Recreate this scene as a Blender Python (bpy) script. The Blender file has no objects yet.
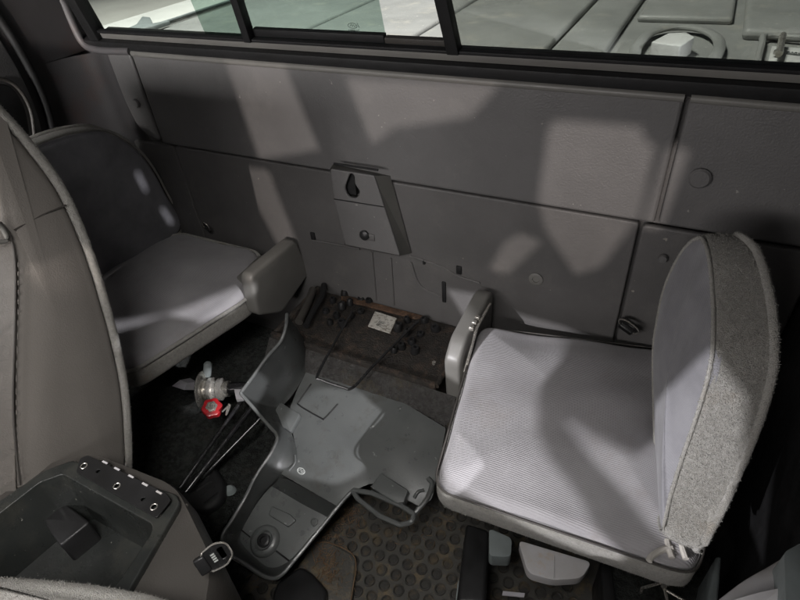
import bpy, bmesh, math, random
from mathutils import Vector, Matrix
random.seed(7)
S = bpy.context.scene
COL = S.collection

# ------------------------------------------------------------------ camera
FPX = 554.0
CAM = Vector((0.57, -0.88, 1.06))
RM = Matrix(((0.8915035246, -0.2286992415, 0.3910474684),
             (0.4471446463, 0.5827361043, -0.6785869864),
             (-0.0726851493, 0.7798174721, 0.6217729323)))
cd = bpy.data.cameras.new('camera'); cam = bpy.data.objects.new('camera', cd); COL.objects.link(cam)
cd.sensor_width = 36; cd.lens = FPX / 800 * 36; cd.clip_start = 0.02; cd.clip_end = 100
cam.matrix_world = Matrix.Translation(CAM) @ RM.to_4x4()
S.camera = cam
S.view_settings.view_transform = 'Standard'; S.view_settings.look = 'None'
S.view_settings.gamma = 1; S.view_settings.exposure = 0.12

# ------------------------------------------------------------------ world and lamps
w = bpy.data.worlds.new('World'); S.world = w; w.use_nodes = True
bg = w.node_tree.nodes['Background']; bg.inputs[0].default_value = (.75, .85, 1, 1); bg.inputs[1].default_value = 0.035

def lamp(name, kind, loc, to, power, color, size=.1, sy=None, spot=None, blend=.3):
    l = bpy.data.lights.new(name, kind); o = bpy.data.objects.new(name, l); COL.objects.link(o)
    l.energy = power; l.color = color; o.location = loc
    o.rotation_euler = (Vector(to) - Vector(loc)).to_track_quat('-Z', 'Y').to_euler()
    if kind == 'AREA':
        l.size = size
        if sy: l.shape = 'RECTANGLE'; l.size_y = sy
    else:
        l.shadow_soft_size = size
    if spot: l.spot_size = math.radians(spot); l.spot_blend = blend
    return o
KEY = Vector((-1.4, -4.2, 2.5))          # cool garage lamp ahead of the windscreen
SIDE = Vector((3.0, -1.5, 2.2))          # cool garage lamp on the driver side
WARM = Vector((0.9, -4.4, 1.6))          # warm lamp ahead of the windscreen
lamp('garage_lamp', 'SPOT', KEY, (.1, -.2, .35), 900, (.98, .965, 1), .013, spot=30)
lamp('side_lamp', 'SPOT', SIDE, (-.3, -.2, .35), 600, (.98, .965, 1), .02, spot=30)
lamp('headlight_lamp', 'SPOT', WARM, (.2, 0, .5), 420, (1, .90, .84), .018, spot=40)
lamp('windscreen_fill', 'AREA', (-.05, -1.74, 1.06), (0, 0, .55), 9.5, (1, .96, .945), 1.1, .2)  # soft fill lamp added inside the cab, standing in for windscreen light
lamp('cabin_fill', 'AREA', (.42, -1.0, 1.28), (-.02, -.55, .15), 1.35, (1, .97, .94), .3, .2).data.spread = math.radians(75)  # added fill lamp for console, seat side and floor; no such fixture
lamp('passenger_side_fill', 'AREA', (-.5, -1.5, 1.14), (-.68, 0, .68), 2.4, (1, .97, .95), .3, .15).data.spread = math.radians(70)  # extra fill lamp, added to lift the left pillar and backrest
lamp('bed_lamp', 'AREA', (-.6, -.28, 3.2), (-.5, .6, .7), 145, (1, .99, .94), .6, .18)
lamp('garage_ceiling_lamp', 'SPOT', (-5.5, 4.5, 3.4), (-5.5, 4.5, 0), 900, (1, .99, .95), .4, spot=110)

# ------------------------------------------------------------------ geometry from points
def ray(u, v): return RM @ Vector(((u - 400) / FPX, (300 - v) / FPX, -1))
def W(u, v, **k):
    d = ray(u, v)
    for a, i in (('x', 0), ('y', 1), ('z', 2)):
        if a in k: return CAM + d * ((k[a] - CAM[i]) / d[i])
def WP(u, v, p0, n):
    d = ray(u, v); return CAM + d * ((Vector(p0) - CAM).dot(n) / d.dot(n))

def finish(o, parent=None, kind=None, label=None, cat=None, group=None):
    if o.name not in COL.objects: COL.objects.link(o)
    if parent is not None:
        o.parent = parent
        o.matrix_parent_inverse = parent.matrix_basis.inverted()
    if kind: o['kind'] = kind
    if label: o['label'] = label
    if cat: o['category'] = cat
    if group: o['group'] = group
    return o
def thing(name, label, cat, loc=(0, 0, 0), group=None):
    o = bpy.data.objects.new(name, None); o.location = loc; o.empty_display_size = .05
    return finish(o, None, None, label, cat, group)
def mesh(name, bm, mat, parent=None, smooth=True, ang=38, **k):
    me = bpy.data.meshes.new(name)
    bmesh.ops.recalc_face_normals(bm, faces=bm.faces[:])
    bm.to_mesh(me); bm.free()
    if smooth:
        me.polygons.foreach_set('use_smooth', [True] * len(me.polygons))
        me.set_sharp_from_angle(angle=math.radians(ang))
    me.materials.append(mat)
    return finish(bpy.data.objects.new(name, me), parent, **k)
def bev(bm, r, seg=3, ang=30, edges=None):
    if r <= 0: return
    es = [e for e in bm.edges if len(e.link_faces) == 2 and e.calc_face_angle(0) > math.radians(ang)] if edges is None else edges
    bmesh.ops.bevel(bm, geom=es, offset=r, segments=seg, profile=.5, affect='EDGES', clamp_overlap=True)
def prism(bm, pts, d, r=0, seg=3):
    """polygon pts pushed along vector d, bevelled"""
    t = bmesh.new()
    a = [t.verts.new(p) for p in pts]; b = [t.verts.new(Vector(p) + Vector(d)) for p in pts]
    t.faces.new(a); t.faces.new(b[::-1]); n = len(pts)
    for i in range(n): t.faces.new((a[i], b[i], b[(i + 1) % n], a[(i + 1) % n]))
    bmesh.ops.recalc_face_normals(t, faces=t.faces[:])
    bev(t, r, seg); merge(bm, t)
def merge(bm, t):
    m = bpy.data.meshes.new('tmp'); t.to_mesh(m); t.free(); bm.from_mesh(m); bpy.data.meshes.remove(m)
def box(bm, lo, hi, r=0, seg=3, M=None):
    t = bmesh.new(); lo = Vector(lo); hi = Vector(hi)
    bmesh.ops.create_cube(t, size=1)
    for v in t.verts: v.co = Vector([(lo[i] + hi[i]) / 2 + v.co[i] * (hi[i] - lo[i]) for i in range(3)])
    bev(t, r, seg)
    if M is not None: bmesh.ops.transform(t, matrix=M, verts=t.verts)
    merge(bm, t)
def smooth_path(pts, n=6, closed=False):
    P = [Vector(p) for p in pts]; out = []; m = len(P)
    for i in range(m if closed else m - 1):
        p0 = P[(i - 1) % m] if closed or i > 0 else P[0] * 2 - P[1]
        p1 = P[i]; p2 = P[(i + 1) % m]
        p3 = P[(i + 2) % m] if closed or i + 2 < m else P[-1] * 2 - P[-2]
        for k in range(n):
            t = k / n
            out.append(.5 * ((2 * p1) + (p2 - p0) * t + (2 * p0 - 5 * p1 + 4 * p2 - p3) * t * t + (3 * p1 - p0 - 3 * p2 + p3) * t ** 3))
    if not closed: out.append(P[-1])
    return out
def round_poly(pts, r, seg=5):
    P = [Vector(p) for p in pts]; out = []; m = len(P)
    for i in range(m):
        a, b, c = P[i - 1], P[i], P[(i + 1) % m]
        rr = r[i] if isinstance(r, (list, tuple)) else r
        k1 = min(rr, (a - b).length * .45); k2 = min(rr, (c - b).length * .45)
        s = b + (a - b).normalized() * k1; e = b + (c - b).normalized() * k2
        if rr <= 0: out.append(b); continue
        for j in range(seg + 1):
            t = j / seg; out.append(s * (1 - t) ** 2 + b * 2 * t * (1 - t) + e * t * t)
    return out
def tube(bm, pts, r, n=10, closed=False, cap=True):
    P = [Vector(p) for p in pts]; m = len(P); rings = []
    up = Vector((.13, .37, .91)).normalized()
    for i, p in enumerate(P):
        if closed: d = P[(i + 1) % m] - P[i - 1]
        else: d = P[min(i + 1, m - 1)] - P[max(i - 1, 0)]
        d.normalize(); s = d.cross(up)
        if s.length < .1: s = d.cross(Vector((1, 0, 0)))
        s.normalize(); t = s.cross(d)
        rr = r[i] if isinstance(r, (list, tuple)) else r
        rings.append([bm.verts.new(p + (s * math.cos(a) + t * math.sin(a)) * rr) for a in [2 * math.pi * j / n for j in range(n)]])
    for i in range(m if closed else m - 1):
        A, B = rings[i], rings[(i + 1) % m]
        for j in range(n): bm.faces.new((A[j], A[(j + 1) % n], B[(j + 1) % n], B[j]))
    if cap and not closed: bm.faces.new(rings[0][::-1]); bm.faces.new(rings[-1])
def lathe(bm, prof, c, axis, n=28):
    """prof: list of (radius, height along axis)"""
    axis = Vector(axis).normalized(); s = axis.orthogonal().normalized(); t = axis.cross(s); c = Vector(c); rings = []
    for r, h in prof:
        rings.append([bm.verts.new(c + axis * h + (s * math.cos(2 * math.pi * j / n) + t * math.sin(2 * math.pi * j / n)) * max(r, 1e-5)) for j in range(n)])
    for A, B in zip(rings, rings[1:]):
        for j in range(n): bm.faces.new((A[j], A[(j + 1) % n], B[(j + 1) % n], B[j]))
    bm.faces.new(rings[0][::-1]); bm.faces.new(rings[-1])
def frame_of(n):
    n = Vector(n).normalized(); s = n.orthogonal().normalized(); return s, n.cross(s), n
def pillow(bm, pts, n, t, r, dome=.012, segs=6, sag=None):
    """soft slab: pts outline of the TOP rim plane, n normal (outward/top), thickness t, edge radius r"""
    n = Vector(n).normalized(); P = [Vector(p) for p in pts]; m = len(P)
    c = sum(P, Vector()) / m
    area = Vector()
    for i in range(m): area += (P[i] - c).cross(P[(i + 1) % m] - c)
    sgn = 1 if area.dot(n) > 0 else -1
    nor = []
    for i in range(m):
        e = (P[(i + 1) % m] - P[i - 1]); e -= n * e.dot(n); nor.append((n.cross(e)).normalized() * sgn)  # inward
    prof = []
    for k in range(segs + 1):
        a = math.pi / 2 * k / segs; prof.append((r * (1 - math.sin(a)), -t + r - r * math.cos(a)))
    for k in range(segs + 1):
        a = math.pi / 2 * k / segs; prof.append((r * (1 - math.cos(a)), -r + r * math.sin(a)))
    rings = []
    for ins, h in prof: rings.append([bm.verts.new(P[i] + nor[i] * ins + n * h) for i in range(m)])
    base = [P[i] + nor[i] * r for i in range(m)]
    for k in range(1, 9):
        s = 1 - k / 9.0
        rr = []
        for i in range(m):
            q = c + (base[i] - c) * s
            rr.append(bm.verts.new(q + n * (dome * (1 - s ** 2.2))))
        rings.append(rr)
    for A, B in zip(rings, rings[1:]):
        for j in range(m): bm.faces.new((A[j], A[(j + 1) % m], B[(j + 1) % m], B[j]))
    bm.faces.new(rings[0][::-1])
    top = bm.verts.new(c + n * dome); L = rings[-1]
    for j in range(m): bm.faces.new((L[j], L[(j + 1) % m], top))
def plate(name, outer, holes, M, th, r, mat, parent=None, **k):
    """flat plate with holes: 2D points, matrix M places it (local z = outward face), depth th behind the face"""
    cu = bpy.data.curves.new('tmpc', 'CURVE'); cu.dimensions = '2D'; cu.fill_mode = 'BOTH'
    cu.extrude = max(th / 2 - r, .0001); cu.bevel_depth = r; cu.bevel_resolution = 2; cu.offset = -r
    for loop in [outer] + holes:
        sp = cu.splines.new('POLY'); sp.points.add(len(loop) - 1); sp.use_cyclic_u = True
        for i, p in enumerate(loop): sp.points[i].co = (p[0], p[1], 0, 1)
    o = bpy.data.objects.new('tmpc', cu); COL.objects.link(o)
    dg = bpy.context.evaluated_depsgraph_get(); dg.update()
    me = bpy.data.meshes.new_from_object(o.evaluated_get(dg), depsgraph=dg)
    bpy.data.objects.remove(o); bpy.data.curves.remove(cu)
    me.name = name; me.transform(M @ Matrix.Translation((0, 0, -th / 2)))
    me.materials.clear(); me.materials.append(mat)
    me.polygons.foreach_set('use_smooth', [True] * len(me.polygons)); me.set_sharp_from_angle(angle=math.radians(38))
    return finish(bpy.data.objects.new(name, me), parent, **k)
def basis(o, u, v):
    u = Vector(u).normalized(); v = Vector(v); v = (v - u * v.dot(u)).normalized(); n = u.cross(v)
    M = Matrix((u, v, n)).transposed().to_4x4(); M.translation = Vector(o); return M
def to2(M, p):
    q = M.inverted() @ Vector(p); return (q.x, q.y)
def circ(cx, cy, rx, ry=None, n=20, a0=0):
    ry = rx if ry is None else ry
    return [(cx + rx * math.cos(2 * math.pi * i / n + a0), cy + ry * math.sin(2 * math.pi * i / n + a0)) for i in range(n)]
def rr2(x0, y0, x1, y1, r, seg=5):
    return [(p.x, p.y) for p in round_poly([Vector((x0, y0, 0)), Vector((x1, y0, 0)), Vector((x1, y1, 0)), Vector((x0, y1, 0))], r, seg)]
def text(name, body, M, size, mat, parent, ext=.0003):
    cu = bpy.data.curves.new('t', 'FONT'); cu.body = body; cu.size = size; cu.extrude = ext; cu.align_x = 'CENTER'
    o = bpy.data.objects.new('t', cu); COL.objects.link(o)
    dg = bpy.context.evaluated_depsgraph_get(); dg.update()
    me = bpy.data.meshes.new_from_object(o.evaluated_get(dg), depsgraph=dg)
    bpy.data.objects.remove(o); bpy.data.curves.remove(cu)
    me.name = name; me.transform(M); me.materials.clear(); me.materials.append(mat)
    return finish(bpy.data.objects.new(name, me), parent)

# ------------------------------------------------------------------ materials
def material(name, c, rough=.5, c2=None, nscale=8, ndetail=6, bump=0, bscale=400, bdist=.002, metal=0, spec=.5,
             sheen=0, dirt=None, dscale=14, dlo=.55, dhi=.75, ribs=None, specks=None, rvar=0.12, mid=None, coat=0, voro=False):
    m = bpy.data.materials.new(name); m.use_nodes = True; nt = m.node_tree; N = nt.nodes; L = nt.links
    b = N['Principled BSDF']; b.inputs['Roughness'].default_value = rough; b.inputs['Metallic'].default_value = metal
    b.inputs['Specular IOR Level'].default_value = spec; b.inputs['Coat Weight'].default_value = coat
    if sheen: b.inputs['Sheen Weight'].default_value = sheen; b.inputs['Sheen Roughness'].default_value = .4
    tc = N.new('ShaderNodeTexCoord')
    def noise(s, d=6, r=.6):
        n = N.new('ShaderNodeTexNoise'); n.inputs['Scale'].default_value = s; n.inputs['Detail'].default_value = d
        n.inputs['Roughness'].default_value = r; L.new(tc.outputs['Object'], n.inputs['Vector']); return n
    def ramp(src, lo, hi, a=(0, 0, 0, 1), bb=(1, 1, 1, 1)):
        r = N.new('ShaderNodeValToRGB'); r.color_ramp.elements[0].position = lo; r.color_ramp.elements[1].position = hi
        r.color_ramp.elements[0].color = a; r.color_ramp.elements[1].color = bb; L.new(src, r.inputs[0]); return r
    def mix(f, a, bb):
        x = N.new('ShaderNodeMix'); x.data_type = 'RGBA'; L.new(f, x.inputs[0])
        for s, i in ((a, 6), (bb, 7)):
            if isinstance(s, tuple): x.inputs[i].default_value = (*s, 1)
            else: L.new(s, x.inputs[i])
        return x.outputs[2]
    c2 = c2 or tuple(x * .78 for x in c)
    n1 = noise(nscale, ndetail); cur = mix(ramp(n1.outputs[0], .35, .68).outputs[0], tuple(c), tuple(c2))
    if mid:
        n3 = noise(bscale * .35, 3); cur = mix(ramp(n3.outputs[0], .42, .62).outputs[0], cur, tuple(mid))
    if dirt:
        n2 = noise(dscale, 8, .7); cur = mix(ramp(n2.outputs[0], dlo, dhi).outputs[0], cur, tuple(dirt))
    if specks:
        n4 = noise(specks[0], 2); cur = mix(ramp(n4.outputs[0], specks[1], specks[1] + .03).outputs[0], cur, tuple(specks[2]))
    L.new(cur, b.inputs['Base Color'])
    nr = noise(nscale * 2.3, 8, .7); mr = N.new('ShaderNodeMapRange'); L.new(nr.outputs[0], mr.inputs[0])
    mr.inputs[1].default_value = .3; mr.inputs[2].default_value = .7
    mr.inputs[3].default_value = max(.03, rough - rvar); mr.inputs[4].default_value = min(1, rough + rvar); L.new(mr.outputs[0], b.inputs['Roughness'])
    if bump or ribs:
        last = None
        if bump:
            if voro:
                nb = N.new('ShaderNodeTexVoronoi'); nb.inputs['Scale'].default_value = bscale; L.new(tc.outputs['Object'], nb.inputs['Vector'])
            else: nb = noise(bscale, 3, .6)
            bp = N.new('ShaderNodeBump'); bp.inputs['Strength'].default_value = bump; bp.inputs['Distance'].default_value = bdist
            L.new(nb.outputs[0], bp.inputs['Height']); last = bp
        if ribs:
            wv = N.new('ShaderNodeTexWave'); wv.wave_type = 'BANDS'; wv.bands_direction = ribs[0]; wv.inputs['Scale'].default_value = ribs[1]
            wv.inputs['Distortion'].default_value = ribs[3] if len(ribs) > 3 else .6; wv.inputs['Detail'].default_value = 2; wv.inputs['Detail Scale'].default_value = 6
            L.new(tc.outputs['Object'], wv.inputs['Vector'])
            b2 = N.new('ShaderNodeBump'); b2.inputs['Strength'].default_value = ribs[2]; b2.inputs['Distance'].default_value = .0015
            L.new(wv.outputs[0], b2.inputs['Height'])
            if last: L.new(last.outputs[0], b2.inputs['Normal'])
            last = b2
        L.new(last.outputs[0], b.inputs['Normal'])
    return m
def glass(name, tint, refl=.06):
    m = bpy.data.materials.new(name); m.use_nodes = True; nt = m.node_tree; N = nt.nodes; L = nt.links
    N.remove(N['Principled BSDF']); t = N.new('ShaderNodeBsdfTransparent'); t.inputs[0].default_value = (*tint, 1)
    g = N.new('ShaderNodeBsdfGlossy'); g.inputs['Roughness'].default_value = .03; mx = N.new('ShaderNodeMixShader'); mx.inputs[0].default_value = refl
    L.new(t.outputs[0], mx.inputs[1]); L.new(g.outputs[0], mx.inputs[2]); L.new(mx.outputs[0], N['Material Output'].inputs[0]); return m

M_trim = material('grey_trim_plastic', (.158, .154, .153), .5, (.128, .125, .124), 5, dirt=(.2, .193, .185), dscale=6, dlo=.55, dhi=.85, bump=.6, bscale=300, bdist=.0016, specks=(90, .74, (.3, .29, .27)))
M_trim2 = material('lower_trim_plastic', (.13, .125, .123), .55, (.1, .097, .095), 6, dirt=(.17, .16, .15), dscale=7, dlo=.55, dhi=.85, bump=.6, bscale=300, bdist=.0016, specks=(70, .74, (.3, .28, .25)))
M_pillar = material('pillar_trim_plastic', (.12, .115, .118), .5, (.09, .085, .086), 4, bump=.3, bscale=500, bdist=.001, dirt=(.14, .09, .075), dscale=6, dlo=.55, dhi=.8)
M_cap = material('end_cap_plastic', (.2, .195, .18), .42, (.165, .16, .15), 9, bump=.25, bscale=600, bdist=.0008)
M_cover = material('cover_plastic', (.122, .128, .125), .36, (.098, .104, .102), 12, bump=.22, bscale=420, bdist=.0009, dirt=(.075, .072, .063), dscale=18, specks=(60, .72, (.26, .27, .26)), rvar=.16)
M_cloth = material('woven_seat_cloth', (.36, .35, .36), .92, (.30, .29, .30), 10, bump=.45, bscale=650, bdist=.0016, sheen=.25, ribs=('Y', 105, .42, 1.6), spec=.15, dirt=(.27, .25, .24), dscale=9, dlo=.55, dhi=.8)
M_cloth2 = material('smooth_seat_cloth', (.27, .268, .285), .9, (.2, .198, .212), 16, bump=.35, bscale=700, bdist=.0012, sheen=.25, spec=.15, ribs=('Z', 110, .18, 1.0))
M_plush = material('plush_trim', (.46, .445, .415), 1, (.27, .26, .235), 200, 5, bump=1, bscale=800, bdist=.0035, sheen=.35, spec=.1, mid=(.37, .355, .32), dirt=(.33, .28, .22), dscale=8, dlo=.6, dhi=.75)
M_vinyl = material('seat_vinyl', (.225, .207, .188), .48, (.195, .18, .163), 5, bump=.3, bscale=450, bdist=.0015, specks=(50, .78, (.3, .28, .25)))
M_dark = material('black_plastic', (.02, .02, .021), .42, (.012, .012, .012), 20, bump=.2, bscale=300, bdist=.001)
M_rub = material('black_rubber', (.014, .014, .015), .6, (.01, .01, .01), 20, bump=.2, bscale=300)
M_console = material('console_vinyl', (.066, .06, .054), .5, (.054, .05, .045), 8, bump=.4, bscale=450, bdist=.0012)
M_bin = material('console_bin_plastic', (.035, .038, .036), .32, (.022, .024, .023), 10, bump=.12, bscale=300, dirt=(.055, .055, .048), dscale=22, dlo=.5, dhi=.75, specks=(120, .72, (.25, .25, .22)))
M_metal = material('bright_metal', (.72, .7, .66), .24, (.45, .42, .36), 30, metal=.75)
M_dmetal = material('worn_black_metal', (.05, .05, .052), .25, (.03, .03, .03), 60, metal=.6)
M_rod = material('black_painted_rod', (.025, .025, .027), .22, (.015, .015, .015), 40, coat=.3)
M_carpet = material('dark_carpet', (.06, .064, .06), 1, (.035, .038, .036), 30, bump=1, bscale=260, bdist=.006, spec=.05, mid=(.08, .084, .08), dirt=(.1, .09, .08), dscale=20)
M_gcarpet = material('grey_carpet', (.17, .165, .16), 1, (.12, .115, .11), 40, bump=1, bscale=300, bdist=.005, spec=.05, mid=(.11, .105, .1), dirt=(.2, .17, .12), dscale=10, dlo=.55, dhi=.7)
M_mat = material('dirty_rubber_mat', (.095, .092, .083), .5, (.065, .062, .055), 16, bump=.5, bscale=160, bdist=.0025, dirt=(.19, .145, .085), dscale=24, dlo=.52, dhi=.68)
M_stud = material('shaded_rubber_studs', (.05, .048, .043), .55, (.035, .033, .03), 20, bump=.4, bscale=160, dirt=(.13, .1, .06), dscale=30, dlo=.5, dhi=.7)  # base darkened so the stud rings read as shaded; brown dirt is real
M_rust = material('rusty_grime', (.11, .06, .035), .9, (.045, .03, .02), 30, bump=.9, bscale=140, bdist=.005, dirt=(.2, .11, .06), dscale=40, dlo=.5, dhi=.65)
M_grime = material('grimy_black_tray', (.044, .037, .031), .7, (.02, .018, .016), 60, bump=1, bscale=260, bdist=.006, dirt=(.10, .07, .05), dscale=48, dlo=.5, dhi=.7)
M_straw = material('dry_straw', (.2, .135, .08), .9, (.11, .065, .035), 40)
M_red = material('red_knob_plastic', (.45, .012, .018), .4, (.25, .008, .012), 60, coat=.2, dirt=(.08, .02, .02), dscale=60, dlo=.55, dhi=.7)
M_white = material('white_label', (.62, .6, .55), .6, (.5, .48, .43), 30, dirt=(.2, .18, .15), dscale=160, dlo=.5, dhi=.62)
M_paper = material('white_paper', (.7, .68, .72), .7)
M_cord = material('white_cord', (.6, .57, .52), .8, bump=.5, bscale=500)
M_liner = material('bed_liner_plastic', (.33, .335, .325), .42, (.25, .255, .25), 7, bump=.5, bscale=240, bdist=.002, dirt=(.42, .41, .37), dscale=14, rvar=.15, specks=(70, .7, (.5, .5, .46)))
M_rail = material('pale_bed_rail', (.62, .62, .6), .4, (.56, .56, .54), 6)
M_block = material('pale_block', (.68, .69, .68), .6, (.55, .55, .54), 20, bump=.4, bscale=200)
M_ground = material('garage_floor', (.66, .65, .60), .7, (.6, .58, .54), 2)
M_foot = material('dull_grey_plastic', (.22, .25, .25), .6, (.17, .19, .19), 20)
M_pale = material('pale_plastic', (.62, .61, .63), .5, (.5, .48, .46), 14, dirt=(.55, .38, .2), dscale=9, dlo=.6, dhi=.75)
M_ink = material('ink', (.03, .04, .04), .6)
M_inkw = material('pale_print', (.5, .52, .5), .6)
M_gtint = glass('green_tinted_glass', (.67, .745, .71), .05)
M_gclear = glass('clear_glass', (.9, .93, .91), .05)
M_gsmoke = glass('grey_tinted_glass', (.63, .645, .625), .05)

# ------------------------------------------------------------------ setting
bm = bmesh.new(); box(bm, (-30, -10, -.6), (12, 30, -.55)); mesh('ground', bm, M_ground, kind='structure', smooth=False)
bm = bmesh.new(); box(bm, (-.78, -1.9, -.05), (.80, .03, -.002))
mesh('floor', bm, M_carpet, kind='structure', smooth=False)

# ------------------------------------------------------------------ rear wall and its panels
wall = thing('rear_wall', 'grey plastic rear cab wall under the sliding window', 'wall', (0, 0, .0))
MW = basis((0, 0, 0), (1, 0, 0), (0, 0, 1))   # local x = x, local y = z, outward = -y
bm = bmesh.new(); box(bm, (-.78, .016, -.05), (.80, .03, .772)); mesh('back_sheet', bm, M_trim2, wall, smooth=False)
def panel(name, pts, y=0, th=.012, r=.004, mat=M_trim, holes=[], rad=.006, parent=None):
    q = [(p.x, p.y) for p in round_poly([Vector((a, b, 0)) for a, b in pts], rad, 4)]
    return plate(name, q, holes, MW @ Matrix.Translation((0, 0, -y)), th, r, mat, parent or wall)
up = panel('upper_panel', [(-.556, .562), (.5575, .562), (.5575, .766), (.54, .768), (-.556, .772)], -.004, .016, .005)
cl = panel('corner_panel', [(-.638, .66), (-.628, .60), (-.60, .572), (-.563, .566), (-.563, .772), (-.638, .772)], -.003, .015, .005, rad=.012)
cr = panel('corner_panel', [(.5635, .562), (.79, .562), (.79, .766), (.5635, .766)], -.004, .016, .005)
panel('lower_panel', [(-.522, .05), (.535, .05), (.535, .5575), (-.522, .5575)], -.001, .012, .003, M_trim2)
panel('lower_panel', [(-.70, .05), (-.528, .05), (-.528, .556), (-.70, .556)], .001, .012, .004, M_trim2)
panel('lower_panel', [(.541, .05), (.79, .05), (.79, .40), (.79, .556), (.541, .556)], -.003, .012, .004, M_trim2, rad=.008)
# top lip of the panels
bm = bmesh.new(); tube(bm, [(-.555, .0, .768), (.557, .0, .766)], .0065, 10); tube(bm, [(.565, .0, .766), (.79, .0, .764)], .0065, 10)
mesh('top_lip', bm, M_cap, wall)
# push pins, faint round dimples
for (u, v, r) in ((137, 103, .010), (700, 178, .016), (663, 258, .008)):
    p = W(u, v, y=-.006); bm = bmesh.new(); lathe(bm, [(r, 0), (r, .003), (r * .8, .006), (.0, .0065)], p, (0, -1, 0), 20)
    mesh('push_pin', bm, M_trim, wall)
p = W(536, 279, y=-.002); bm = bmesh.new(); lathe(bm, [(.014, 0), (.014, .002), (.011, .0035), (.007, .0035), (.006, .001), (0, .001)], p, (0, -1, 0), 24); mesh('screw_washer', bm, M_cap, wall)
# dark slots
for (u, v, a, b) in ((313, 236, .006, .010), (459, 270, .006, .010), (444, 292, .0045, .028), (424, 262, .003, .006)):
    p = W(u, v, y=-.002); bm = bmesh.new(); box(bm, (p.x - a, -.0045, p.z - b), (p.x + a, .002, p.z + b), .0015, 2); mesh('slot', bm, M_rub, wall)
# moulded ribs of the lower centre
bm = bmesh.new()
tube(bm, [W(u, v, y=-.002) for u, v in ((313, 240), (345, 246), (360, 249))], .003)
tube(bm, [W(u, v, y=-.002) for u, v in ((372, 252), (376, 300))], .0025)
tube(bm, [W(u, v, y=-.002) for u, v in ((391, 258), (394, 305))], .002)
tube(bm, smooth_path([W(u, v, y=-.002) for u, v in ((410, 256), (440, 266), (458, 276), (480, 283))]), .0025)
tube(bm, smooth_path([W(u, v, y=-.002) for u, v in ((411, 262), (420, 285), (440, 296))]), .0022)
mesh('moulded_rib', bm, M_trim2, wall)
# keyhole bracket cover
Yb = -.028
MB = basis((0, Yb, 0), (1, 0, 0), (0, 0, 1))
def b2(u, v): return to2(MB, W(u, v, y=Yb))
out = [(p.x, p.y) for p in round_poly([Vector((*b2(u, v), 0)) for u, v in ((330, 169), (374, 176), (400, 256), (345, 245), (334, 200))], .005, 4)]
tear = [b2(u, v) for u, v in smooth_path([(351, 174, 0), (354, 176, 0), (355, 184, 0), (360, 192, 0), (356, 198, 0), (349, 197, 0), (345, 190, 0), (347, 183, 0), (348, 176, 0)], 4, True) for u, v in [(u, v)]] if False else None
tp = smooth_path([Vector((a, b, 0)) for a, b in ((350, 174), (354, 176), (355, 184), (359.5, 192), (356, 198), (349, 197), (345, 189), (347, 181))], 4, True)
tear = [b2(p.x, p.y) for p in tp]
bc = thing('keyhole_bracket_cover', 'small grey plastic hook cover with black teardrop hole on the rear wall', 'bracket cover', (-.02, 0, .5))
plate('face_plate', out, [tear], MB, .006, .002, M_trim, bc)
bm = bmesh.new()
A = [W(u, v, y=Yb + .003) for u, v in ((374, 176), (388, 184), (411, 254), (400, 257))]
B = [W(374, 176, y=Yb + .002), W(400, 256, y=Yb + .002)]
c0 = [Vector(q) for q in (B[0], B[1])]
e0 = Vector((B[0].x + .024, -.004, B[0].z - .006)); e1 = Vector((B[1].x + .016, -.004, B[1].z - .002))
vs = [bm.verts.new(q) for q in (c0[0], e0, e1, c0[1])]; bm.faces.new(vs)
L0 = W(330, 169, y=Yb + .002); L1 = W(345, 245, y=Yb + .002)
f0 = Vector((L0.x - .006, -.003, L0.z)); f1 = Vector((L1.x - .006, -.003, L1.z - .004))
vl = [bm.verts.new(q) for q in (L0, f0, f1, L1)]; bm.faces.new(vl)
bm.faces.new((vs[0], vl[0], vl[1], vs[1])); bm.faces.new((vs[3], vs[2], vl[2], vl[3]))
bmesh.ops.solidify(bm, geom=bm.faces[:], thickness=.002)
mesh('side_wall', bm, M_cap, bc, smooth=False)
bm = bmesh.new(); box(bm, (L0.x + .008, -.018, L0.z - .055), (L0.x + .05, -.012, L0.z - .008)); mesh('dark_backing', bm, M_rub, bc, smooth=False)
bm = bmesh.new(); tube(bm, [W(334, 199, y=Yb - .0005), W(384, 207, y=Yb - .0005)], .0012, 8); mesh('crease', bm, M_dark, bc)
bm = bmesh.new()
q = W(367, 236, y=Yb); box(bm, (q.x - .017, Yb - .003, q.z - .009), (q.x + .019, Yb + .001, q.z + .008), .002, 2)
mesh('latch_plate', bm, M_trim2, bc)
bm = bmesh.new(); lathe(bm, [(.011, 0), (.011, .004), (.007, .007), (0, .008)], (q.x - .004, Yb - .002, q.z + .003), (0, -1, .1), 18); mesh('latch_button', bm, M_dark, bc)
bm = bmesh.new(); tube(bm, [W(334, 163.5, y=-.03), W(378, 170, y=-.03)], .0022, 8); mesh('top_shadow_strip', bm, M_rub, bc)  # black strip put in as the shadow line above the cover

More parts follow.
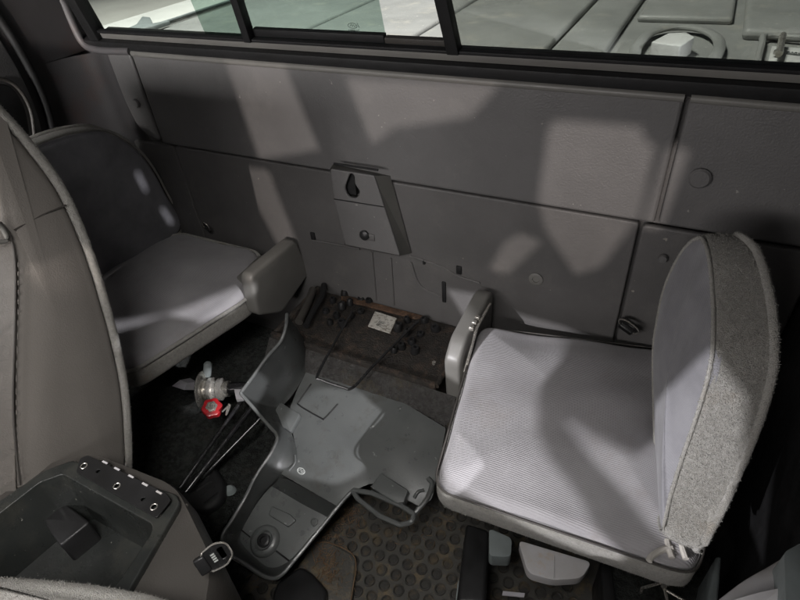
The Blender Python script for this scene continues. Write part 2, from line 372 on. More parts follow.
# ------------------------------------------------------------------ rear sliding window (leans inward at the top)
win = thing('sliding_rear_window', 'black framed sliding rear window with green tinted panes', 'window', (0, .0, .78))
TZ = Vector((0, -.22, .975)).normalized()
G0 = Vector((0, .012, .782))
MG = basis(G0, (1, 0, 0), TZ)
def g2(u, v):                      # pixel onto the glass plane
    p = WP(u, v, G0, MG.col[2].to_3d()); return to2(MG, p)
def bar(pts, d, th, r, name, mat, parent=win):
    q = [MG @ Vector((a, b, d)) for a, b in pts]
    bm = bmesh.new(); prism(bm, q, -MG.col[2].to_3d() * th, r, 2); return mesh(name, bm, mat, parent)
xl, xr = g2(88, 44)[0], .79
XL = g2(104, 38)[0]
bar([(xl, -.012), (xr, -.012), (xr, .012), (xl, .012)], .016, .03, .004, 'lower_gasket', M_rub)
bar([(XL, .0125), (xr, .0125), (xr, .026), (XL, .026)], .004, .03, .002, 'sill_channel', M_cap)
bar([(XL, .0263), (xr, .0263), (xr, .032), (XL, .032)], .008, .012, .001, 'sill_rail', M_rub)
bar([(XL - .03, .0122), (XL, .0122), (XL, .36), (XL - .03, .36)], .017, .032, .004, 'side_gasket', M_rub)
bar([(XL - .05, .361), (xr, .361), (xr, .39), (XL - .05, .39)], .017, .032, .004, 'upper_gasket', M_rub)
gl = g2(247, 25)[0]; gr = g2(450, 27)[0]; sl = g2(193, 25)[0]; sr = g2(380, 27)[0]
glb, glt = g2(254, 50), g2(238, 0); grb, grt = g2(456, 55), g2(443, 0)
def mull(b, t, wd, name):
    k = (t[0] - b[0]) / (t[1] - b[1]); y0, y1 = .0265, .36
    x0 = b[0] + k * (y0 - b[1]); x1 = b[0] + k * (y1 - b[1]) * .3 + k * .0
    x1 = x0 + k * (y1 - y0) * .9
    return bar([(x0 - wd, y0), (x0 + wd, y0), (x1 + wd, y1), (x1 - wd, y1)], .012, .02, .002, name, M_rub)
mull(glb, glt, .0085, 'divider'); mull(grb, grt, .0105, 'divider')
def pane(x0, x1, x0t, x1t, d, mat, name):
    return bar([(x0, .027), (x1, .027), (x1t, .36), (x0t, .36)], d, .003, 0, name, mat)
pane(XL, glb[0], XL, glt[0], -.002, M_gclear, 'fixed_pane')
sp = pane(g2(207, 47)[0], g2(386, 57)[0], g2(207, 47)[0] - .0, g2(386, 57)[0] - .0, -.010, M_gtint, 'sliding_pane')
pane(grb[0], xr, grt[0], xr, -.002, M_gsmoke, 'fixed_pane')
a = g2(258, 50)[0]; b_ = g2(386, 57)[0]
bar([(a, .0322), (b_, .0322), (b_, .046), (a, .046)], -.004, .012, .001, 'pane_rail', M_rub)
bar([(b_ + .001, .0322), (grb[0] - .01, .0322), (grb[0] - .01, .042), (b_ + .001, .042)], -.004, .012, .001, 'track_block', M_console)
mx, my = g2(351, 30)
Mt = MG @ Matrix.Translation((mx, my - .006, -.0095 + .0005))
text('glass_mark_text', 'VIRNG', Mt @ Matrix.Translation((0, -.003, 0)), .0075, M_ink, sp)
bm = bmesh.new()
ring = [Mt @ Vector((.009 * math.cos(t) - .001, .009 + .0045 * math.sin(t), 0)) for t in [i * math.pi / 12 for i in range(24)]]
tube(bm, ring, .0004, 6, True)
tube(bm, [Mt @ Vector((x, y, 0)) for x, y in ((-.006, .008), (-.003, .012), (-.001, .007), (.001, .011), (.003, .0075), (.006, .01))], .0005, 6)
tube(bm, [Mt @ Vector((x, y, 0)) for x, y in ((.009, .014), (.012, .006))], .0004, 6)
tube(bm, [Mt @ Vector((x, y, 0)) for x, y in ((-.008, -.0065), (.009, -.0065))], .0003, 6)
mesh('glass_mark', bm, M_ink, sp)

# ------------------------------------------------------------------ passenger side trim, door edge
side = thing('side_pillar_trim', 'dark grey moulded pillar trim left of the rear window', 'pillar trim', (-.74, -.1, .3))
def sweep(bm, prof, z0, z1, lean=0, nz=8):
    P = smooth_path([Vector((*p, 0)) for p in prof], 5); rows = []
    for k in range(nz + 1):
        z = z0 + (z1 - z0) * k / nz; off = lean * max(0, z - .76)
        rows.append([bm.verts.new((p.x + off, p.y, z)) for p in P])
    for A, B in zip(rows, rows[1:]):
        for j in range(len(A) - 1): bm.faces.new((A[j], A[j + 1], B[j + 1], B[j]))
bm = bmesh.new(); sweep(bm, [(-.628, .008), (-.655, .006), (-.675, -.01), (-.70, -.035), (-.715, -.08), (-.722, -.16), (-.725, -.30), (-.727, -.42)], 0, .765, 0)
sweep(bm, [(-.712, .02), (-.714, -.01), (-.717, -.08), (-.722, -.16), (-.725, -.30), (-.727, -.42)], .766, 1.3, 0)
bmesh.ops.solidify(bm, geom=bm.faces[:], thickness=.006); mesh('pillar_shell', bm, M_pillar, side)
XD = -.718
bm = bmesh.new()
tube(bm, smooth_path([W(u, v, x=XD) for u, v in ((-40, -30), (0, 20), (25, 60), (42, 95), (52, 128), (62, 170))]), .009, 10)
mesh('weatherstrip', bm, M_rub, side)
# rounded trim roll hugging the window corner
bm = bmesh.new()
tube(bm, smooth_path([W(u, v, y=-.004) for u, v in ((42, -35), (62, 0), (73, 25), (84, 44), (98, 50), (130, 51.5))]), .008, 10)
mesh('window_roll', bm, M_pillar, side)
door = thing('passenger_door', 'grey passenger door panel behind the tall seat back, top left', 'door', (-.74, -.4, .3))
bm = bmesh.new()
prism(bm, round_poly([W(u, v, x=XD + .002) for u, v in ((-60, -20), (-5, 30), (20, 72), (35, 105), (44, 135), (40, 260), (-60, 260))], .03), (-.03, 0, 0), .004)
mesh('door_panel', bm, M_trim, door)
bm = bmesh.new()
prism(bm, smooth_path([W(u, v, x=XD + .006) for u, v in ((-40, 90), (0, 84), (16, 92), (27, 115), (30, 150), (20, 170), (-40, 180))], 5, True), (-.01, 0, 0), .003)
mesh('armrest_recess', bm, M_dark, door)
bm = bmesh.new(); tube(bm, smooth_path([W(u, v, x=XD + .008) for u, v in ((-30, 84), (0, 79), (18, 88), (31, 112), (36, 150))]), .004); mesh('recess_rim', bm, M_console, door)

# ------------------------------------------------------------------ jump seats
def jump_seat(sx, cushion_px, zc, name_label, back_pts, xf, tilt, xb):
    t = thing('jump_seat', name_label, 'jump seat', (sx * .5, -.22, 0), 'fold down jump seats facing each other')
    out = [W(u, v, z=zc) if not isinstance(u, str) else Vector(v) for u, v in cushion_px]
    out = round_poly(out, .035, 6)
    zt = .022
    dense = []
    for i, p in enumerate(out):
        q = out[(i + 1) % len(out)]; k = max(1, int((q - p).length / .02))
        for j in range(k): dense.append(p.lerp(q, j / k))
    out = [p + Vector((0, 0, zt)) for p in dense]
    bm = bmesh.new(); c = sum(out, Vector()) / len(out)
    inner = [c + (p - c) * .985 for p in out]
    pillow(bm, inner, (0, 0, 1), .036, .022, .022)
    for v in bm.verts: v.co.z += .0026 * math.sin(v.co.x * 31 + v.co.y * 17) + .0018 * math.sin(v.co.y * 53 - v.co.x * 23)
    mesh('seat_cushion', bm, M_cloth, t, ang=70)
    bm = bmesh.new(); pillow(bm, [p - Vector((0, 0, .014)) for p in out], (0, 0, 1), .054, .018, 0); mesh('cushion_border', bm, M_plush, t, ang=70)
    bm = bmesh.new(); tube(bm, [p - Vector((0, 0, .013)) for p in out], .0042 if sx < 0 else .0016, 8, True); mesh('piping', bm, M_plush if sx < 0 else M_console, t)
    bm = bmesh.new(); prism(bm, [c + (p - c) * .93 - Vector((0, 0, .058)) for p in out], (0, 0, -.012), 0); mesh('seat_pan', bm, M_dark, t)
    if sx > 0: return t
    # backrest
    nrm = Vector((-sx, 0, -tilt * 1.0)).normalized() if False else Vector((-sx, 0, -tilt)).normalized()
    P = smooth_path([Vector((xf(z), y, z)) for y, z in back_pts], 6, True)
    cc = sum(P, Vector()) / len(P)
    bm = bmesh.new(); pillow(bm, [cc + (p - cc) * .975 for p in P], nrm, .05, .016, .012); mesh('backrest', bm, M_cloth2, t, ang=70)
    bm = bmesh.new(); bp = []
    th = xb
    pillow(bm, [p - nrm * .008 for p in P], nrm, th, .016, 0)
    for _ in range(0): pass
    mesh('backrest_border', bm, M_plush, t, ang=70)
    bm = bmesh.new(); tube(bm, [p - nrm * (th - .006) for p in P], .005, 8, True); tube(bm, [p - nrm * .009 for p in P], .0028, 8, True); mesh('backrest_piping', bm, M_plush, t)
    return t
bpts = [(0, .30), (-.005, .42), (-.035, .54), (-.10, .625), (-.18, .655), (-.28, .662), (-.365, .645), (-.425, .57), (-.45, .46), (-.44, .37), (-.40, .325), (-.2, .30)]
right = jump_seat(1, [(478, 330), (432, 492), (690, 580), ('p', (.72, -.40, .30)), ('p', (.72, -.02, .30)), ('p', (.62, -.012, .30))], .30,
                  'large jump seat on the right with ribbed cushion and upright plush edged backrest',
                  bpts, lambda z: .640 - .17 * (z - .36), .17, .062)
seam = [(660, 532, .345), (668, 500, .38), (680, 460, .43), (697, 410, .51), (709, 365, .58), (712, 330, .61), (711, 290, .63), (707, 252, .65)]
far = [(655, 480, .31), (653, 430, .35), (652, 390, .40), (652, 350, .45), (656, 320, .49), (664, 285, .54), (681, 250, .60)]
back = [(700, 548, .345), (722, 515, .38), (740, 478, .42), (760, 430, .49), (775, 380, .56), (778, 345, .60), (774, 300, .63), (760, 254, .650)]
Pf = [W(u, v, z=z) for u, v, z in seam] + [W(699, 236, z=.64)] + [W(u, v, z=z) for u, v, z in far[::-1]]
Pb = [W(u, v, z=z) for u, v, z in back] + [W(740, 238, z=.648)] + [W(u, v, z=z) + Vector((.066 + .006 * (i < 3), .01, .004)) for i, (u, v, z) in enumerate(far)][::-1]
Pf = smooth_path(Pf, 5, True); Pb = smooth_path(Pb, 5, True); mN = len(Pf)
cF = sum(Pf, Vector()) / mN; cB_ = sum(Pb, Vector()) / mN; ax_ = (cB_ - cF).normalized()
def loft(bm, rings, c0=None, c1=None):
    R = [[bm.verts.new(p) for p in r] for r in rings]; m = len(R[0])
    for A, B in zip(R, R[1:]):
        for j in range(m): bm.faces.new((A[j], A[(j + 1) % m], B[(j + 1) % m], B[j]))
    for c, r in ((c0, R[0]), (c1, R[-1])):
        if c is not None:
            v = bm.verts.new(c)
            for j in range(m): bm.faces.new((r[j], r[(j + 1) % m], v))
bm = bmesh.new()
loft(bm, [[cF + (p - cF) * s + ax_ * (.002 - .012 * (1 - s ** 2.5)) for p in Pf] for s in (.1, .2, .35, .5, .65, .8, .9, .96, .99)] + [[cF + (p - cF) * .985 + ax_ * .012 for p in Pf]], cF - ax_ * .0105, None)
mesh('backrest', bm, M_cloth2, right, ang=80)
bm = bmesh.new(); rg = []
for t, s in ((.03, .97), (.05, .993), (.12, 1.008), (.3, 1.018), (.5, 1.022), (.7, 1.018), (.86, 1.01), (.95, 1.0), (1.0, .975), (1.03, .9), (1.04, .6), (1.04, .2)):
    rr = []
    for a_, b_ in zip(Pf, Pb):
        c = cF.lerp(cB_, t); q = a_.lerp(b_, t); rr.append(c + (q - c) * s)
    rg.append(rr)
loft(bm, rg, None, cF.lerp(cB_, 1.04))
mesh('backrest_border', bm, M_plush, right, ang=80)
def ring_at(t, s): return [cF.lerp(cB_, t) + (a_.lerp(b_, t) - cF.lerp(cB_, t)) * s for a_, b_ in zip(Pf, Pb)]
bm = bmesh.new(); tube(bm, ring_at(.03, .99), .0026, 8, True); tube(bm, ring_at(.93, 1.014), .0055, 8, True); mesh('backrest_piping', bm, M_plush, right)
left = jump_seat(-1, [('p', (-.60, -.02, .30)), (262, 256), (252, 300), (130, 378), ('p', (-.62, -.47, .30)), ('p', (-.66, -.2, .30))], .30,
                 'smaller jump seat on the far left, half hidden by the tall seat back',
                 [(y, z) for y, z in bpts], lambda z: -.600 + .06 * (z - .36), .06, .055)
# end caps of the two jump seats (plastic side blocks)
def end_cap(px, x0, th, par, top_extra=None):
    P = round_poly([W(u, v, x=x0) for u, v in px], .016, 5)
    bm = bmesh.new(); prism(bm, P, (th, 0, 0), .008, 4); return mesh('end_cap', bm, M_cap, par)
end_cap([(296, 239), (311, 272), (283, 313), (258, 316), (251, 276)], -.2, -.035, left)
bm = bmesh.new()
prism(bm, [Vector(p) for p in ((-.242, -.03, .33), (-.242, -.16, .33), (-.30, -.15, .325), (-.30, -.04, .325))], (0, 0, -.06), .012); mesh('hinge_cover', bm, M_cap, left)
P = [Vector((.262, y, z)) for y, z in ((-.015, .355), (-.04, .367), (-.17, .352), (-.205, .32), (-.20, .21), (-.13, .19), (-.02, .24))]
bm = bmesh.new(); prism(bm, round_poly(P, .014, 5), (.032, 0, 0), .007, 4); mesh('end_cap', bm, M_cap, right)
bm = bmesh.new()
for k in range(3): box(bm, (.288, -.11 - k * .016, .352), (.297, -.102 - k * .016, .36), .001)
tube(bm, [(.298, -.05, .35), (.300, -.13, .352), (.303, -.20, .30)], .003)
mesh('hinge_bracket', bm, M_metal, right)
# ties at the foot of the right backrest
bm = bmesh.new()
for pts in (((667, 540), (669, 549), (672, 558)), ((681, 541), (683, 550), (686, 559)), ((672, 548), (662, 550), (652, 556), (649, 561))):
    tube(bm, smooth_path([W(u, v, z=.325) for u, v in pts]), .0042, 8)
mesh('tie_cord', bm, M_cord, right)
# underside frame of the right seat
bm = bmesh.new()
prism(bm, [W(u, v, z=.14) for u, v in ((466, 522), (490, 530), (486, 604), (456, 604))], (0, 0, -.1), .008)
mesh('support_leg', bm, M_dark, right)
bm = bmesh.new(); prism(bm, round_poly([W(u, v, z=.20) for u, v in ((489, 528), (512, 538), (511, 557), (489, 556))], .008), (0, 0, -.03), .004); mesh('support_block', bm, M_foot, right)
bm = bmesh.new(); prism(bm, round_poly([W(u, v, z=.1) for u, v in ((458, 578), (472, 584), (482, 606), (455, 606))], .01), (0, 0, -.05), .006); mesh('support_foot', bm, M_foot, right)
bm = bmesh.new(); prism(bm, [W(u, v, z=.16) for u, v in ((600, 560), (612, 560), (618, 610), (604, 610))], (0, 0, -.1), .004); mesh('support_leg', bm, M_dark, right)
bm = bmesh.new(); prism(bm, [W(u, v, z=.22) for u, v in ((716, 556), (722, 556), (718, 606), (706, 606))], (0, 0, -.1), .004); mesh('support_leg', bm, M_foot, right)
bm = bmesh.new(); prism(bm, round_poly([W(u, v, z=.21) for u, v in ((518, 540), (592, 562), (582, 578), (553, 580), (528, 573))], .01), (0, 0, -.02), .008, 4)
tube(bm, [W(554, 556, z=.2115), W(554, 578, z=.2115)], .001, 6)
box(bm, (0, 0, 0), (.0001, .0001, .0001)) if False else None
mesh('pale_tote', bm, M_pale, None, label='pale plastic box tucked under the front of the right jump seat', cat='box')
bm = bmesh.new(); prism(bm, [W(u, v, z=.05) for u, v in ((503, 591), (525, 593), (524, 597), (502, 595))], (0, 0, -.003), 0); mesh('paper_tag', bm, M_paper, None, label='tiny white tag on the floor below the right jump seat', cat='tag')
bm = bmesh.new(); tube(bm, [W(u, v, z=.22) for u, v in ((641, 592), (642, 588), (661, 583), (664, 589), (676, 596), (690, 604))], .0022, 8); tube(bm, [W(664, 586, z=.22), W(668, 604, z=.22)], .0022, 8)
lathe(bm, [(.004, -.002), (.004, .002)], W(664, 586, z=.223), (0, 0, 1), 12)
mesh('wire_clip', bm, M_metal, None, label='bent wire clip hanging below the plush front edge of the right jump seat', cat='wire clip')

# left backrest latch bits
bm = bmesh.new()
for u, v in ((146, 254), (151, 262)):
    p = W(u, v, x=-.60); box(bm, p - Vector((.006, .008, .008)), p + Vector((.008, .006, .006)), .002)
mesh('latch', bm, M_dmetal, left)

# ------------------------------------------------------------------ storage well between the jump seats
well = thing('storage_well', 'grimy black jack compartment between the two jump seats', 'storage well', (0, -.1, 0))
bm = bmesh.new(); box(bm, (-.17, -.195, .05), (.235, -.002, .222), .006); mesh('well_floor', bm, M_grime, well)
bm = bmesh.new()
box(bm, (-.172, -.20, .215), (.24, -.188, .236), .003); box(bm, (-.172, -.187, .215), (-.160, -.004, .236), .003)
for _ in (0,):
    tube(bm, [(.24, -.004, .23), (.24, -.195, .23)], .006)
mesh('well_rim', bm, M_grime, well)
bm = bmesh.new(); prism(bm, [(-.10, -.004, .2225), (.13, -.004, .2225), (.11, -.020, .2225), (-.09, -.022, .2225)], (0, 0, .006), .002); mesh('rust_strip', bm, M_rust, well)
bm = bmesh.new(); tube(bm, smooth_path([W(u, v, z=.245) for u, v in ((324, 285), (322, 297), (314, 310), (306, 326))]), .0075, 10); mesh('rubber_seal', bm, M_rub, well)
bm = bmesh.new(); tube(bm, smooth_path([W(u, v, z=.235) for u, v in ((313, 290), (307, 305), (299, 322))]), .010, 10); mesh('bracket_strip', bm, M_console, well)
bm = bmesh.new()
prism(bm, [W(u, v, z=.228) for u, v in ((375, 311), (397, 318), (390, 333), (368, 326))], (0, 0, -.003), .0006, 1); mesh('paper_label', bm, M_white, well)
bm = bmesh.new()
for i in range(7):
    y = i * .0026; a = Vector(W(376, 325, z=.2284)) + Vector((0, y, 0))
    tube(bm, [a + Vector((j * .0035 + random.uniform(-.001, .001), random.uniform(-.0012, .0012), 0)) for j in range(random.randint(3, 7))], .0004, 5)
mesh('label_scribble', bm, M_ink, well)
# clusters of little clips / knobs
knobs = [(333, 302), (342, 309), (337, 317), (350, 305), (326, 312), (330, 324), (343, 325), (352, 317), (362, 300), (370, 303), (398, 330), (406, 335), (412, 343), (420, 335), (408, 322), (402, 348), (394, 352), (425, 322), (436, 330), (345, 296), (361, 312), (415, 352)]
for u, v in knobs:
    p = W(u, v, z=.222); r = random.uniform(.007, .011); h = random.uniform(.008, .02)
    bm = bmesh.new(); lathe(bm, [(r, 0), (r, h * .6), (r * .75, h), (r * .4, h), (r * .35, h * .6), (0, h * .6)], p, (random.uniform(-.3, .3), random.uniform(-.3, .3), 1), 14)
    mesh('clip', bm, M_dark, well)
bm = bmesh.new()
P = [W(u, v, z=z) for u, v, z in ((300, 346, .215), (440, 385, .215), (455, 430, .04), (300, 420, .04))]
P = [Vector((-.175, -.201, .225)), Vector((.285, -.201, .225)), Vector((.31, -.33, .02)), Vector((-.175, -.33, .02))]
vs = []
for i in range(25):
    row = []
    for j in range(13):
        a = P[0].lerp(P[1], i / 24); b = P[3].lerp(P[2], i / 24); q = a.lerp(b, j / 12)
        row.append(bm.verts.new(q + Vector((0, -.006 * math.sin(j / 12 * math.pi), .012 * math.sin(j / 12 * math.pi) + random.uniform(-.001, .001)))))
    vs.append(row)
for i in range(24):
    for j in range(12): bm.faces.new((vs[i][j], vs[i + 1][j], vs[i + 1][j + 1], vs[i][j + 1]))
bmesh.ops.solidify(bm, geom=bm.faces[:], thickness=.004)
mesh('carpet_front', bm, M_gcarpet, well)
bm = bmesh.new(); lathe(bm, [(.004, 0), (.004, .006), (0, .007)], W(434, 364, z=.236), (0, 0, 1), 12); mesh('bolt', bm, M_metal, well)

# bail wire lying over the well and the cover
bm = bmesh.new()
tube(bm, smooth_path([W(u, v, z=z) for u, v, z in ((352, 312, .25), (336, 340, .262), (318, 374, .262), (322, 380, .26), (345, 388, .25), (350, 389, .248), (357, 384, .25), (375, 364, .262), (412, 327, .25), (418, 322, .245))], 4), .0030, 8)
mesh('wire_bail', bm, M_rod, None, label='thin black U shaped wire handle reaching from the well over the loose cover', cat='wire handle')

# ------------------------------------------------------------------ loose plastic cover, tilted on the floor
cover = thing('loose_plastic_cover', 'loose grey moulded plastic cover lying tilted on the floor in the centre', 'plastic cover', (.1, -.4, 0))
pA, pB, pC = W(308, 347, z=.205), W(441, 426, z=.185), W(262, 560, z=.075)
nC = (pB - pA).cross(pC - pA).normalized()
if nC.z < 0: nC = -nC
def K(u, v, h=0): return WP(u, v, pA + nC * h, nC)
def wallstrip(bm, low, high):
    A = [bm.verts.new(p) for p in low]; B = [bm.verts.new(p) for p in high]
    for i in range(len(A) - 1): bm.faces.new((A[i], A[i + 1], B[i + 1], B[i]))
def sheet(bm, px, h, th, r, rad=0, rs=None):
    P = [K(u, v, h) for u, v in px]
    if rad or rs: P = round_poly(P, rs or rad, 5)
    prism(bm, P, -nC * th, r, 2)
h2 = -.030
hc = (W(241, 393, z=.252) - pA).dot(nC)
RB = [(W(287, 314, z=.335), (309, 347, .001)), (W(286, 326, z=.328), (308, 358, .001)), (W(281, 341, z=.303), (305, 372, .001)), (W(268, 356, z=.288), (299, 385, .001)),
      (W(252, 378, z=.267), (290, 398, .001)), (W(243, 390, z=.254), (285, 403, .001)), (W(241, 393, z=.252), (284, 405, .001)), (K(243.5, 396.5, hc * .95), (285, 406, .001)), (K(252, 406, hc * .84), (288, 410, .001)), (K(263, 419, hc * .62), (291, 415, .001)),
      (K(273, 430, .05), (291, 422, .001)), (K(275.5, 433, .045), (291, 426, .001)), (K(277, 440, .038), (292, 434, .001)), (K(270, 455, .036), (297, 452, .001)), (K(256, 476, .034), (293, 468, -.004)), (K(244, 500, .032), (266, 490, h2)),
      (K(232, 520, .028), (248, 518, h2)), (K(222, 537, .024), (240, 537, h2)), (K(227, 552, .022), (246, 549, h2)), (K(246, 565, .02), (257, 559, h2)), (K(266, 577, .018), (268, 567, h2)),
      (K(280, 576, .016), (280, 566, h2)), (K(297, 557, .014), (293, 557, h2)), (K(320, 529, .012), (313, 534, h2)), (K(341, 503, .010), (333, 511, h2)), (K(353, 490, .008), (350, 497, -.008))]
Rr = smooth_path([r for r, _ in RB], 5); Bb = smooth_path([K(*b) for _, b in RB], 5)
Rw = smooth_path([r - nC * ((r - pA).dot(nC)) * .93 + nC * (K(*b) - pA).dot(nC) * .93 for r, b in RB], 5)
bm = bmesh.new(); rows = []
for r, m_, b_2 in zip(Rr, Rw, Bb):
    m_ = m_.lerp(b_2, .25); row = []
    for k in range(9):
        t = k / 8; row.append(bm.verts.new(r * (1 - t) ** 2 + m_ * 2 * t * (1 - t) * 1.0 + b_2 * t * t))
    rows.append(row)
for A_, B_ in zip(rows, rows[1:]):
    for k in range(8): bm.faces.new((A_[k], A_[k + 1], B_[k + 1], B_[k]))
bmesh.ops.solidify(bm, geom=bm.faces[:], thickness=.0025); mesh('side_wall', bm, M_cover, cover, ang=60)
bm = bmesh.new(); tube(bm, Rr, .0036, 8)
tube(bm, [p - nC * .005 + Vector((-.003, 0, 0)) for p in Rr[:46]], .0028, 8); mesh('rim', bm, M_cover, cover)
bm = bmesh.new()
sheet(bm, [(309, 346), (446, 428), (432, 500), (418, 506), (374, 481), (352, 492), (337, 506), (281, 474), (297, 454), (291, 424), (289, 410), (297, 390), (306, 372)], 0, .003, .0010, rs=[.004, .004, .01, .004, .02, .01, .002, .002, .01, .01, .01, .01, .01])
mesh('main_panel', bm, M_cover, cover)
bm = bmesh.new()
wallstrip(bm, [K(u, v, -.0005) for u, v in ((262, 482), (281, 474), (308, 490), (338, 507), (352, 497))], [K(u, v, h2) for u, v in ((262, 490), (277, 482), (304, 498), (332, 514), (340, 508))]) if False else wallstrip(bm, [K(u, v, -.0005) for u, v in ((279, 474), (308, 490), (338, 507))], [K(u, v, h2) for u, v in ((268, 484), (302, 504), (333, 520))])
bmesh.ops.solidify(bm, geom=bm.faces[:], thickness=.0025); mesh('step_wall', bm, M_cover, cover)
bm = bmesh.new(); sheet(bm, [(266, 478), (338, 508), (333, 518), (313, 538), (280, 570), (268, 571), (240, 550), (236, 536), (246, 512)], h2, .003, .001, .008); mesh('recess_floor', bm, M_cover, cover)
bm = bmesh.new()
tube(bm, smooth_path([K(u, v, .0004) for u, v in ((311, 384), (300, 400), (299, 405), (321, 418), (325, 418), (338, 404))]), .0016, 8)
mesh('pad_groove', bm, M_dark, cover)
bm = bmesh.new(); sheet(bm, [(280, 402), (300, 414), (290, 432), (284, 428), (270, 418)], .014, .014, .004, .004); mesh('raised_step', bm, M_cover, cover)
# round boss with a keyhole and dark slits
cB = K(265, 541, h2 + .002); ax = nC
bm = bmesh.new(); lathe(bm, [(.030, 0), (.029, .004), (.024, .008), (.019, .009), (.016, .006), (.0155, .002)], cB, ax, 30); mesh('boss', bm, M_cover, cover)
bm = bmesh.new(); lathe(bm, [(.0125, 0), (.0125, .009), (.010, .0105), (.007, .0105), (.0065, .004), (0, .004)], cB, ax, 24); mesh('boss_plug', bm, M_dark, cover)
bm = bmesh.new()
tube(bm, [K(240, 529, h2 + .002), K(250, 537, h2 + .002)], .0014, 6); mesh('slit', bm, M_rub, cover); bm = bmesh.new(); tube(bm, [K(276, 551, h2 + .002), K(289, 561, h2 + .002)], .0018, 6)
mesh('slit', bm, M_rub, cover)
bm = bmesh.new(); lathe(bm, [(.008, 0), (.008, .002), (.0055, .0025), (.005, .001), (0, .001)], K(314, 522, h2 + .001), ax, 18); mesh('screw_boss', bm, M_cover, cover)
bm = bmesh.new(); prism(bm, round_poly([K(u, v, h2 + .006) for u, v in ((272, 506), (290, 514), (296, 520), (288, 527), (268, 515))], .004), -nC * .006, .002); mesh('raised_step', bm, M_cover, cover)
# loop handle and pocket on the right
bm = bmesh.new()
lp = round_poly([K(u, v, .010) for u, v in ((352, 490), (372, 493), (402, 506), (414, 514), (412, 522), (400, 525), (380, 516), (358, 499))], .006, 4)
tube(bm, smooth_path(lp[::2], 3, True), .0048, 8, True); mesh('loop', bm, M_cover, cover)
bm = bmesh.new(); prism(bm, round_poly([K(u, v, .02) for u, v in ((381, 473), (408, 490), (404, 502), (396, 503), (370, 487))], .003), -nC * .022, .003); mesh('pocket_block', bm, M_cover, cover)
bm = bmesh.new(); tube(bm, smooth_path([K(u, v, .006) for u, v in ((414, 514), (426, 500), (432, 485), (428, 478))]), .0045, 8)
tube(bm, smooth_path([K(u, v, .004) for u, v in ((414, 498), (418, 492), (424, 490))]), .003, 8); mesh('hook', bm, M_cover, cover)
# moulded oval mark
bm = bmesh.new(); cM = K(301, 471, .0008); eu = (K(306, 474, .0008) - cM).normalized(); ev = nC.cross(eu)
tube(bm, [cM + eu * .0085 * math.cos(t) + ev * .0052 * math.sin(t) for t in [i * math.pi / 12 for i in range(24)]], .0011, 6, True)
tube(bm, [cM + eu * (.0035 + .002 * math.cos(t)) + ev * .002 * math.sin(t) for t in [i * math.pi / 5 for i in range(10)]], .0007, 6, True)
tube(bm, [cM + eu * x + ev * y for x, y in ((-.006, -.002), (-.002, .003), (0, -.001))], .0007, 6)
mesh('moulded_mark', bm, M_inkw, cover)
bm = bmesh.new(); tube(bm, smooth_path([K(u, v, .003) for u, v in ((295, 455), (295, 463), (289, 471))]), .0022, 8)
mesh('edge_bead', bm, M_cover, cover)

# ------------------------------------------------------------------ rubber mat with ring studs
matt = thing('rubber_floor_mat', 'dirty rubber floor mat with round studs in front of the loose cover', 'floor mat', (.25, -.45, 0))
bm = bmesh.new(); box(bm, (.02, -.78, -.001), (.62, -.28, .004), .002); mesh('mat_sheet', bm, M_mat, matt)
bm = bmesh.new(); pitch = .029
ir = 0
for j in range(20):
    for i in range(22):
        x = .03 + i * pitch + (pitch / 2 if j % 2 else 0); y = -.76 + j * pitch * .87
        if x > .6 or y > -.3: continue
        M = Matrix.Rotation(.12, 4, 'Z'); c = M @ Vector((x, y, .004)) + Vector((-.06, -.03, 0))
        rs = []
        for r, h in ((.0112, 0), (.0106, .0026), (.0090, .0028), (.0074, .0008), (.0070, .0), (0.0001, .0003)):
            rs.append([bm.verts.new(c + Vector((r * math.cos(a), r * math.sin(a), h))) for a in [k * math.pi / 10 for k in range(20)]])
        for A, B in zip(rs, rs[1:]):
            for k in range(20): bm.faces.new((A[k], A[(k + 1) % 20], B[(k + 1) % 20], B[k]))
mesh('studs', bm, M_stud, matt)
bm = bmesh.new()
prism(bm, round_poly([W(u, v, z=.02) for u, v in ((312, 540), (328, 541), (356, 556), (352, 605), (290, 605), (300, 560))], .012), (0, 0, -.015), .004, 3)
mesh('heel_pad', bm, M_mat, matt)
bm = bmesh.new(); tube(bm, smooth_path([W(u, v, z=.022) for u, v in ((316, 543), (330, 543), (355, 558), (351, 600))], 5), .0012, 6)
tube(bm, [W(311, 548, z=.022), W(316, 565, z=.022)], .0008, 5); mesh('heel_pad_bead', bm, M_straw, matt)
bm = bmesh.new()
prism(bm, round_poly([W(u, v, z=.04) for u, v in ((276, 582), (300, 565), (312, 572), (328, 590), (322, 612), (268, 612))], .012), (0, 0, -.035), .008, 3)
mesh('pedal_box', bm, M_dark, None, label='dark box edge at the bottom beside the floor mat heel pad', cat='plastic box')
# dry debris
bm = bmesh.new()
for (u, v, su, sv, n) in ((344, 508, 9, 8, 90), (322, 552, 12, 12, 60), (332, 572, 8, 10, 90), (420, 525, 22, 14, 50), (335, 525, 12, 10, 110), (350, 515, 6, 6, 80), (326, 560, 5, 14, 90), (270, 585, 20, 10, 20)):
    for _ in range(n):
        p = W(random.gauss(u, su), random.gauss(v, sv), z=.026 if v > 540 and u < 345 else .009)
        a = random.uniform(0, 6.28); l = random.uniform(.003, .012)
        d = Vector((math.cos(a) * l, math.sin(a) * l, random.uniform(-.003, .005)))
        tube(bm, [p - d / 2, p + d / 2], random.uniform(.0003, .0008), 4)
mesh('debris', bm, M_straw, kind='stuff', label='dry straw and rust crumbs scattered over the rubber mat', cat='debris')

